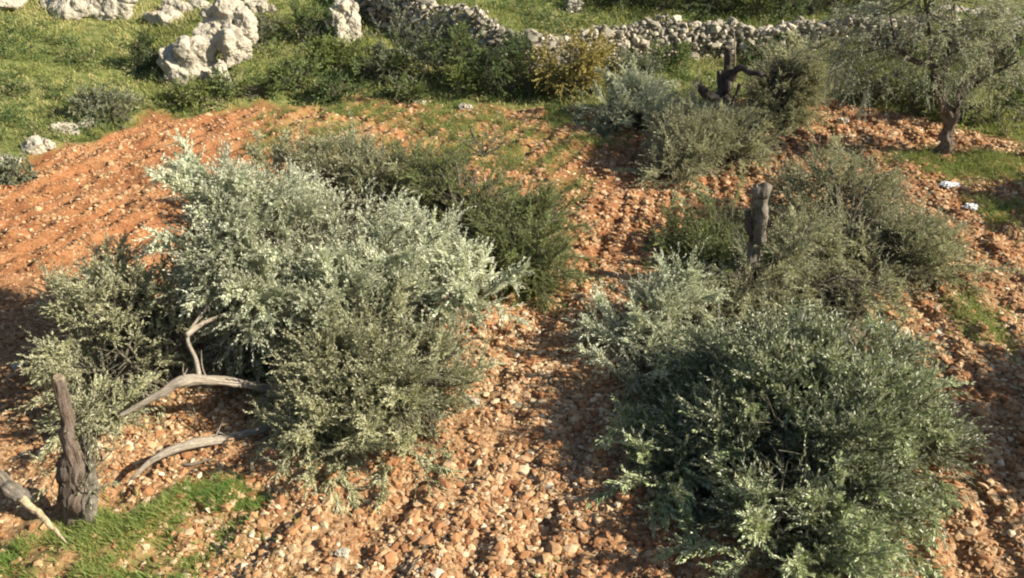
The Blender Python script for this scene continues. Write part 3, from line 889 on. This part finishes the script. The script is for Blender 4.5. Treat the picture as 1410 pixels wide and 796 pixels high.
shrub(1290, 160, .9, .8, 'dark shrub on the bank behind the standing trunk', 'shrub_dark', group=R_, n=30, seed=32)
shrub(1370, 178, 1.1, .9, 'dark shrub on the bank right of the standing trunk', 'shrub_dark', group=R_, n=30, seed=33)
shrub(1330, 95, 1.5, .9, 'pale green shrub far behind the standing trunk', 'shrub_light', group=R_, n=30, seed=34)

# ------------------------------------------------------------------ woody pieces
def limb(parent, base, pts, radii, m='bark', name='limb', seg=12, rough=.14, seed=0, cut=True, n=18):
    c = curve(pts, n)
    r = np.interp(np.linspace(0, 1, n), np.linspace(0, 1, len(radii)), radii)
    big = n == 18 and r.max() > .045
    if big:
        n = 90; seg = 40; c = curve(pts, n); r = np.interp(np.linspace(0, 1, n), np.linspace(0, 1, len(radii)), radii) * .84
        c = c + .25 * r[:, None] * np.stack([noise(np.arange(n) * .13, np.zeros(n) + q, seed=seed) for q in (1, 2, 3)], 1)
    V, Fq = tube(c, r, seg, rough, seed)
    a_ = np.tile(np.linspace(0, 2 * math.pi, seg, endpoint=False), n)
    ln_ = np.repeat(np.r_[0, np.cumsum(np.linalg.norm(np.diff(c, axis=0), axis=1))], seg)
    if big:
        ax = np.repeat(c, seg, 0); k = len(ax); rad = V[:k] - ax
        tw = a_ + ln_ * 1.1
        rg = np.abs(noise(np.cos(tw) * 2.3, np.sin(tw) * 2.3, ln_ * 2.2, seed=seed + 3)) + .5 * np.abs(noise(np.cos(tw) * 5, np.sin(tw) * 5, ln_ * 5, seed=seed + 4))
        kn = np.maximum(0, noise(V[:k, 0] * 6, V[:k, 1] * 6, V[:k, 2] * 6, seed=seed + 8) - .35)
        V[:k] = ax + rad * (.84 + .36 * np.minimum(rg, .6) + .55 * kn)[:, None]
        # torn, uneven ends
        e = np.repeat(np.arange(n), seg) >= n - 2
        V[:k][e] += (unit(c[-1] - c[-3])[None] * (noise(np.cos(a_) * 1.6, np.sin(a_) * 1.6, seed=seed + 6) * r[-1] * .55)[:, None])[e]
    at_ = {'ca': np.r_[np.cos(a_), 1, 1], 'sa': np.r_[np.sin(a_), 0, 0], 'al': np.r_[ln_ * 2.0, 0, 1]}
    o = build(name, V, Fq, M[m], parent, smooth_shade=True, attrs=at_)
    if cut:
        d = unit(c[-1] - c[-2]); tip = c[-1]
        cv, cf = tube([tip - d * .03, tip + d * (.006 if not big else .022)], [r[-1] * .9, r[-1] * .82], 14, .3, seed)
        if parent is not None:
            build_sub('cut_face', cv, cf, M['old_cut'], o, base)
        else:
            build_sub('cut_face', cv, cf, M['old_cut'], o, np.array(o.location))
    return o

# ---- standing olive tree, right
b = ray_ground(1300, 214); TY = b.y
root = empty('olive_tree', b, 'standing olive tree with a forked brown trunk and thin grey crown, right of the field', 'tree')
bl = tuple(b)
def tp(px, py, dy=0.0): return at(px, py, TY + dy)
limb(root, bl, [tp(1301, 222), tp(1302, 195), tp(1307, 165), tp(1296, 138), tp(1292, 112), tp(1298, 95)], [.19, .135, .11, .10, .095, .085], 'bark_red', 'trunk', 14, .2, 3, cut=False)
limb(root, bl, [tp(1306, 172), tp(1318, 150), tp(1322, 128, .2), tp(1345, 100, .3), tp(1370, 60, .4), tp(1390, 20, .5)], [.09, .08, .07, .055, .035, .02], 'bark_red', 'limb', 10, .15, 4, cut=False)
limb(root, bl, [tp(1296, 98), tp(1275, 88), tp(1252, 80, -.1), tp(1235, 60, -.1), tp(1225, 20, -.1)], [.085, .06, .045, .03, .015], 'bark_dark', 'limb', 10, .12, 5, cut=False)
limb(root, bl, [tp(1297, 98), tp(1308, 70, .1), tp(1312, 30, .2), tp(1316, -30, .2)], [.085, .05, .04, .02], 'bark_dark', 'limb', 10, .12, 6, cut=False)
limb(root, bl, [tp(1284, 128), tp(1284, 95, .2), tp(1280, 50, .3), tp(1272, -10, .3)], [.04, .035, .028, .015], 'bark_dark', 'limb', 8, .12, 7, cut=False)
limb(root, bl, [tp(1308, 160), tp(1335, 125, -.2), tp(1360, 105, -.3), tp(1400, 85, -.4)], [.05, .04, .03, .015], 'bark_dark', 'limb', 8, .12, 8, cut=False)
lobes = [L_(1300, 10, TY, 1.4, 1.2, .7), L_(1200, 60, TY + .1, .8, .8, .8), L_(1230, 120, TY, .5, .6, .4), L_(1385, 60, TY - .1, .9, .9, .8), L_(1390, 140, TY - .2, .65, .7, .65),
         L_(1300, 60, TY + .2, 1.0, .8, .6), L_(1140, 75, TY + .4, .5, .6, .6), L_(1310, -80, TY, 1.4, 1.2, .7), L_(1420, 190, TY - .3, .5, .5, .4)]
starts = [tp(1225, 20, -.1), tp(1235, 60, -.1), tp(1244, 70, -.1), tp(1260, 84, -.1), tp(1309, 60, .1), tp(1312, 30, .2), tp(1314, 0, .2), tp(1316, -30, .2), tp(1283, 80, .2), tp(1280, 50, .3), tp(1276, 15, .3), tp(1272, -10, .3), tp(1390, 20, .5), tp(1370, 60, .4), tp(1356, 82, .35), tp(1345, 100, .3), tp(1360, 105, -.3), tp(1385, 92, -.35), tp(1400, 85, -.4)]
TOTAL += bough_foliage(root, starts, lobes, 92, 7, 6, leaf='olive', leaf_l=.055, leaf_w=.013, nleaf=16, shoot_l=.34, lift=.1, droop=-.2, gap=.35, seed=71, r0=.014, leaf_name='crown')

# ---- two unseen olives added beyond the right edge to throw shade into view
for tx, ty, lab, sd in [(8.75, 6.3, 'unseen rounded olive tree added outside the right edge to shade the ground by the big heap', 72), (11.9, 11.9, 'unseen olive tree added outside the right edge to shade the strip by the plastic bags', 73)]:
    tz = float(ground(np.array([tx]), np.array([ty]))[0])
    r2 = empty('olive_tree', (tx, ty, tz), lab, 'tree')
    limb(r2, (tx, ty, tz), [(tx, ty, tz - .1), (tx + .05, ty, tz + .6), (tx - .05, ty + .1, tz + 1.0), (tx, ty, tz + 1.3)], [.2, .15, .13, .08], 'bark_red', 'trunk', 14, .2, sd, cut=False)
    TOTAL += bough_foliage(r2, [(tx, ty, tz + 1.0), (tx, ty, tz + 1.3)], [((tx, ty, tz + 1.7), (1.3, 1.2, .6)), ((tx - .5, ty, tz + 1.5), (.8, .9, .5)), ((tx + .6, ty + .8, tz + 1.7), (.9, .9, .5))], 170, 7, 6, leaf='olive_mid', leaf_l=.11, leaf_w=.035,
                           nleaf=14, shoot_l=.34, lift=.1, droop=-.15, seed=sd, r0=.02, leaf_name='crown')

# ---- olive tree cut back to poles, back right, with its felled boughs
b = ray_ground(1000, 172); TY = b.y; bl = tuple(b)
root = empty('cut_olive_tree', b, 'dark olive trunk cut back to a tall pole and side stubs, farthest of the stumps', 'tree stump', 'olive trees cut back to stumps')
limb(root, bl, [tp(1000, 190), tp(999, 165), tp(1000, 130), tp(1001, 98), tp(1004, 66)], [.20, .165, .13, .10, .085], 'bark_dark', 'trunk', 12, .16, 11)
limb(root, bl, [tp(997, 165), tp(992, 135), tp(991, 98)], [.09, .075, .06], 'bark_dark', 'limb', 10, .14, 12)
limb(root, bl, [tp(996, 152), tp(984, 134, -.2), tp(972, 130, -.4), tp(960, 114, -.5)], [.10, .10, .10, .08], 'bark_dark', 'limb', 10, .25, 13)
limb(root, bl, [tp(1003, 112), tp(1018, 94, -.1), tp(1034, 100, -.3), tp(1056, 104, -.4)], [.085, .07, .06, .045], 'bark_dark', 'limb', 8, .14, 14)
limb(root, bl, [tp(1002, 155, -.1), tp(1013, 134, -.2), tp(1018, 116, -.25)], [.05, .045, .035], 'bark_dark', 'limb', 8, .14, 15)
limb(root, bl, [tp(1012, 112, .1), tp(1012, 70, .1), tp(1009, 28, .1)], [.016, .014, .01], 'bark_pale', 'shoot', 6, .05, 16, cut=False)
HG = 'heaps of cut olive branches'
def heap(px, py, starts, lobes, label, nb, ns, nsh, **kw):
    global TOTAL
    p = ray_ground(px, py)
    r_ = empty('olive_branch_heap', p, label, 'branch heap', HG)
    TOTAL += bough_foliage(r_, starts, lobes, nb, ns, nsh, **kw)
    return r_
heap(1060, 175, [tp(1030, 170)], [L_(1085, 145, TY + .3, .6, .6, .5), L_(1100, 105, TY + .6, .55, .6, .5), L_(1065, 175, TY - .1, .5, .5, .25), L_(1120, 105, TY + .8, .5, .5, .5)],
     'tall grey green heap of olive branches right of the farthest stump', 110, 7, 7, leaf='olive_mid', plumes=40, seed=81, nleaf=16, shoot_l=.3)
heap(865, 180, [tp(900, 178)], [L_(850, 165, TY - .2, .65, .5, .32), L_(885, 162, TY, .5, .5, .28), L_(870, 132, TY + .6, .45, .5, .28)],
     'silvery heap of olive branches left of the farthest stump', 90, 7, 6, leaf='olive', plumes=30, seed=82, nleaf=16, shoot_l=.28)
heap(965, 250, [at(985, 200, 15.2)], [L_(965, 205, 14.9, .8, .6, .4), L_(940, 235, 14.2, .7, .5, .3), L_(1010, 215, 14.8, .6, .5, .4), L_(940, 215, 15.0, .5, .4, .22), L_(920, 250, 13.8, .45, .4, .2)],
     'broad dull green heap of brush in front of the farthest stump', 130, 7, 7, leaf='olive_mid', plumes=40, seed=83, nleaf=16, shoot_l=.3, leaf_l=.05)

# ---- middle right stump
b = ray_ground(1040, 400); TY = b.y; bl = tuple(b)
root = empty('cut_olive_tree', b, 'knobbly upright olive stump with a pale sawn top rising from brush, middle right', 'tree stump', 'olive trees cut back to stumps')
limb(root, bl, [tp(1036, 408), tp(1040, 360), tp(1043, 320), tp(1046, 285), tp(1048, 256)], [.15, .13, .11, .105, .11], 'bark', 'trunk', 14, .28, 21)
limb(root, bl, [tp(1042, 345), tp(1032, 315), tp(1030, 290)], [.07, .055, .045], 'bark_dark', 'limb', 8, .2, 22)
limb(root, bl, [tp(1040, 385), tp(1022, 372, -.2), tp(1004, 384, -.4)], [.08, .065, .06], 'bark_dark', 'limb', 10, .2, 23)
heap(1190, 400, [at(1090, 360, 10.7), at(1160, 340, 11.2)], [L_(1180, 330, 11.2, .95, .7, .5), L_(1260, 355, 10.8, .65, .6, .4), L_(1110, 285, 12.2, .55, .5, .45), L_(1160, 280, 12.2, .6, .5, .4), L_(1120, 365, 10.6, .6, .5, .4), L_(1210, 390, 10.2, .75, .5, .25), L_(1120, 240, 13.0, .4, .4, .3), L_(1085, 362, 9.7, .28, .22, .2), L_(1045, 395, 9.5, .3, .22, .16), L_(1290, 380, 10.4, .45, .5, .35)],
     'wide dull green heap of fine olive brush right of the knobbly stump', 150, 8, 7, leaf='olive_mid', plumes=70, clump=-.02, seed=84, nleaf=16, shoot_l=.28, leaf_l=.045, leaf_w=.011)
heap(975, 395, [at(1010, 380, 10.8)], [L_(985, 345, 11.2, .5, .5, .45), L_(960, 370, 10.8, .5, .4, .3), L_(1000, 310, 11.6, .35, .35, .4), L_(930, 330, 11.8, .5, .45, .2), L_(1025, 375, 10.3, .4, .25, .25)],
     'sparse dark brush heaped left of the knobbly stump', 70, 7, 6, leaf='sucker', plumes=20, seed=85, nleaf=14, shoot_l=.26, leaf_l=.045, leaf_w=.012)
heap(1090, 445, [at(1080, 440, 9.6), at(980, 460, 9.3)], [L_(1060, 430, 9.7, .6, .5, .22), L_(990, 440, 9.6, .55, .5, .18), L_(1130, 420, 9.7, .5, .4, .3), L_(960, 490, 8.8, .5, .5, .2), L_(1030, 470, 9.0, .6, .5, .25), L_(1220, 425, 9.5, .5, .4, .25)],
     'thin grey olive brush lying between the knobbly stump and the big right heap', 130, 7, 6, leaf='olive_mid', clump=-.05, plumes=40, seed=86, nleaf=14, shoot_l=.28, leaf_l=.048, leaf_w=.012)

# ---- the big heap, lower right
heap(1080, 700, [at(1060, 650, 6.6), at(1120, 620, 6.8), at(1000, 620, 7.0), at(1180, 600, 7.0)],
     [L_(1060, 560, 7.0, .8, .75, .6), L_(1160, 545, 7.2, .7, .7, .6), L_(1000, 540, 7.6, .6, .6, .35), L_(1110, 630, 6.3, .85, .6, .55), L_(1210, 610, 6.4, .65, .6, .5),
      L_(1000, 640, 6.7, .65, .6, .45), L_(910, 610, 7.0, .5, .5, .32), L_(1150, 725, 5.6, .6, .45, .35), L_(1270, 650, 6.3, .33, .5, .4), L_(1080, 490, 7.9, .35, .4, .22), L_(1200, 480, 7.9, .5, .4, .32), L_(900, 670, 6.3, .4, .4, .25), L_(1070, 760, 5.3, .5, .4, .22), L_(1130, 775, 5.2, .45, .35, .22)],
     'largest and nearest heap of dark glossy olive boughs, lower right', 230, 9, 8, plumes=170, plume_l=.55, lean=(-.05, -.45, .08), clump=.08, leaf='olive_dark', seed=87, nleaf=20, shoot_l=.30, leaf_l=.062, leaf_w=.016, r0=.018)
heap(900, 470, [at(880, 500, 8.4), at(960, 470, 8.8)], [L_(905, 440, 9.0, .35, .35, .35), L_(875, 480, 8.5, .35, .35, .22), L_(935, 410, 9.2, .2, .25, .3), L_(940, 500, 8.3, .4, .35, .25), L_(890, 530, 7.9, .35, .35, .2)],
     'light feathery olive sprays at the upper left tip of the big right heap', 60, 7, 6, plumes=24, clump=-.05, leaf='olive', seed=88, nleaf=20, shoot_l=.34, leaf_l=.055)

# ---- foreground stump and felled limbs, lower left
b = ray_ground(112, 722); TY = b.y; bl = tuple(b)
root = empty('cut_olive_tree', b, 'split brown olive stump in the grass at lower left, nearest of the stumps', 'tree stump', 'olive trees cut back to stumps')
limb(root, bl, [tp(108, 735), tp(106, 690), tp(103, 640), tp(92, 585), tp(80, 520)], [.14, .115, .085, .068, .058], 'bark_red', 'trunk', 14, .2, 31)
limb(root, bl, [tp(118, 735), tp(122, 690), tp(122, 640, .1), tp(112, 600, .15)], [.115, .09, .06, .02], 'bark', 'limb', 12, .25, 32, cut=False)
limb(root, bl, [tp(96, 700), tp(88, 660, -.05), tp(90, 625, -.05)], [.09, .07, .04], 'bark_dark', 'limb', 10, .2, 33, cut=False)
TOTAL += bough_foliage(root, [tp(120, 690), tp(125, 650)], [L_(140, 600, TY + .15, .16, .15, .3), L_(120, 560, TY + .3, .12, .15, .2), L_(75, 650, TY, .1, .12, .2)], 14, 4, 4, leaf='olive_mid', leaf_l=.05, leaf_w=.014, nleaf=14, shoot_l=.2, seed=99, r0=.008, leaf_name='suckers', wood_name='sucker_stems')
FG = 'felled olive limbs on the ground'
def felled(pts, radii, m, label, seed, cut=True, extra=()):
    c = np.array(pts[0])
    def lift_(P, rr):
        P = np.array(P, float); g_ = ground(P[:, 0], P[:, 1]) + np.interp(np.linspace(0, 1, len(P)), np.linspace(0, 1, len(rr)), rr) * .6
        P[:, 2] = np.maximum(P[:, 2], g_); return P
    pts = lift_(pts, radii); extra = [(lift_(q, rr), rr) for q, rr in extra]
    r_ = empty('felled_limb', (c[0], c[1], ground(c[0:1], c[1:2])[0]), label, 'felled limb', FG)
    limb(r_, tuple(r_.location), pts, radii, m, 'bough', 12, .12, seed, cut=cut)
    pc = curve(pts, 20); rng = random.Random(seed)
    for k in range(5):
        i = rng.randint(4, 18); d = Vector((rng.uniform(-1, 1), rng.uniform(-.6, .6), rng.uniform(.2, 1))).normalized(); ln = rng.uniform(.1, .34)
        e1 = np.array(pc[i]) + np.array(d) * ln * .5; e2 = e1 + np.array(d + Vector((rng.uniform(-.5, .5), rng.uniform(-.5, .5), 0))) * ln * .5
        extra = list(extra) + [([pc[i], e1, e2], [.010, .007, .003])]
    for q, rr in extra: limb(r_, tuple(r_.location), q, rr, m, 'side_branch', 8, .12, seed + 1, cut=False)
    return r_
felled([at(395, 540, 7.6), at(340, 530, 7.4), at(262, 524, 7.1), at(215, 545, 6.95), at(165, 572, 6.8)], [.045, .05, .065, .042, .022], 'bark_pale',
       'pale smooth felled limb arching out from under the left heap', 41, extra=[([at(275, 524, 7.15), at(270, 495, 7.3), at(258, 466, 7.4), at(272, 440, 7.6), at(300, 405, 7.8)], [.026, .024, .02, .014, .008]),
       ([at(256, 462, 7.4), at(280, 445, 7.6), at(312, 432, 7.8)], [.03, .022, .012])])
felled([at(380, 600, 7.15), at(320, 612, 6.95), at(262, 612, 6.7), at(215, 630, 6.5), at(180, 660, 6.3)], [.04, .045, .045, .032, .016], 'bark_pale',
       'crooked tan felled limb lying lower and parallel to the pale one', 42, extra=[([at(222, 628, 6.8), at(255, 640, 6.6), at(290, 632, 6.6)], [.02, .016, .01])])
felled([at(-60, 600, 6.0), at(-10, 655, 5.75), at(30, 688, 5.6)], [.08, .08, .07], 'bark', 'broken grey limb with a torn yellow splinter at the left edge', 43,
       cut=False, extra=[])
spl = bpy.context.scene.objects
sp_root = [o for o in COL.objects if o.name.startswith('felled_limb')][-1]
limb(sp_root, tuple(sp_root.location), [at(22, 680, 5.65), at(45, 700, 5.55), at(68, 722, 5.45), at(92, 748, 5.33)], [.05, .035, .024, .006], 'wood', 'splinter', 8, .1, 44, cut=False)
felled([at(398, 590, 7.6), at(406, 555, 7.7), at(416, 512, 7.9)], [.035, .045, .04], 'bark', 'short pale upright branch end inside the left heap', 45)

OL = dict(leaf='olive', nleaf=20, shoot_l=.30, leaf_l=.056, leaf_w=.015)
heap(470, 520, [at(400, 500, 8.0), at(330, 500, 8.0), at(470, 470, 8.4)],
     [L_(300, 300, 9.0, .42, .5, .5), L_(290, 345, 8.6, .4, .45, .4), L_(380, 330, 9.2, .6, .6, .55), L_(470, 350, 9.2, .65, .6, .5), L_(350, 400, 8.5, .6, .6, .55), L_(450, 420, 8.5, .7, .6, .5), L_(580, 370, 9.2, .65, .6, .35), L_(640, 410, 8.8, .38, .4, .25), L_(540, 430, 8.6, .6, .5, .45)],
     'huge mound of silvery olive boughs left of centre, brightest in the sun', 300, 9, 9, clump=.06, seed=91, r0=.02, plumes=110, lean=(-.25, .1, .55), **OL)
heap(520, 640, [at(450, 540, 7.9), at(500, 540, 7.9)],
     [L_(520, 510, 7.8, .7, .55, .5), L_(570, 560, 7.4, .5, .5, .45), L_(470, 570, 7.4, .6, .5, .5), L_(530, 600, 7.0, .6, .45, .4), L_(440, 620, 6.9, .4, .4, .35)],
     'grey green lower skirt of olive boughs in front of the silvery mound', 130, 8, 7, leaf='olive_mid', plumes=40, seed=92, nleaf=20, shoot_l=.3, leaf_l=.055, leaf_w=.014)
heap(180, 560, [at(230, 540, 7.8), at(150, 560, 7.4)],
     [L_(200, 440, 8.2, .55, .5, .45), L_(130, 450, 8.0, .4, .4, .4), L_(250, 430, 8.6, .5, .45, .35), L_(130, 520, 7.5, .34, .4, .4), L_(200, 500, 8.1, .4, .35, .35), L_(165, 395, 8.7, .22, .25, .25), L_(150, 590, 6.9, .22, .25, .3)],
     'blue grey heap of olive boughs behind the nearest stump', 80, 8, 7, leaf='olive_mid', clump=.0, plumes=40, plume_l=.5, seed=93, nleaf=20, shoot_l=.28, leaf_l=.055, leaf_w=.014)
heap(330, 510, [at(380, 500, 8.4)], [L_(330, 480, 8.4, .6, .4, .25), L_(390, 490, 8.3, .4, .35, .3), L_(440, 500, 8.2, .4, .3, .3)],
     'shaded dark brush under the silvery mound above the pale limb', 30, 6, 5, leaf='olive_dark', seed=94, nleaf=16, shoot_l=.25, leaf_l=.05)
heap(700, 400, [at(690, 360, 10.6), at(640, 320, 11.2)],
     [L_(700, 330, 11.0, .75, .75, .5), L_(740, 360, 10.4, .45, .55, .35), L_(640, 290, 11.8, .7, .6, .4), L_(690, 385, 10.1, .5, .45, .28), L_(740, 385, 10.0, .35, .4, .25), L_(600, 270, 12.2, .6, .5, .4), L_(560, 250, 12.8, .6, .5, .35), L_(735, 315, 11.2, .5, .5, .4)],
     'dark green rounded heap of fine brush right of the silvery mound', 150, 8, 7, leaf='sucker', plumes=60, seed=95, nleaf=18, shoot_l=.26, leaf_l=.042, leaf_w=.010)
heap(470, 290, [at(480, 280, 12.2)],
     [L_(500, 255, 12.6, .6, .5, .5), L_(430, 255, 12.6, .7, .5, .4), L_(540, 275, 12.2, .5, .5, .4), L_(375, 250, 12.6, .4, .4, .3)],
     'grey green heap of brush peeking over the back of the silvery mound', 90, 8, 7, leaf='olive_mid', plumes=40, seed=96, nleaf=16, shoot_l=.28, leaf_l=.048)
heap(665, 225, [at(665, 215, 14.4)], [L_(665, 205, 14.6, .5, .4, .2)],
     'small low tuft of green brush alone on the weedy soil', 12, 5, 5, leaf='shrub_light', seed=97, nleaf=14, shoot_l=.22, leaf_l=.045)

# ---- loose sticks in the foreground rubble
for px0, py0, px1, py1, rr, lab in [(545, 790, 590, 755, .012, 'longer grey broken stick lying in the rubble at the bottom'), (560, 795, 578, 768, .010, 'short grey stick beside the longer one in the rubble'),
                                    (345, 660, 352, 700, .025, 'short upright brown stub in front of the crooked limb'), (735, 690, 755, 650, .008, 'thin pale twig in the shadow left of the big heap'),
                                    (268, 590, 272, 545, .008, 'thin upright dry stalk below the pale limb')]:
    a = ray_ground(px0, py0); c = ray_ground(px1, py1)
    if abs(px0 - px1) < 12: c = a + Vector((.02, .02, .22))
    V, Fq = tube(curve([np.array(a) + [0, 0, .03], (np.array(a) + np.array(c)) / 2 + [.02, 0, .05], np.array(c) + [0, 0, .03]], 8), np.linspace(rr, rr * .6, 8), 6, .15, 5)
    tag(build('fallen_stick', V, Fq, M['twig'], None, smooth_shade=True), lab, 'stick', 'loose sticks')
print('leaves', TOTAL)
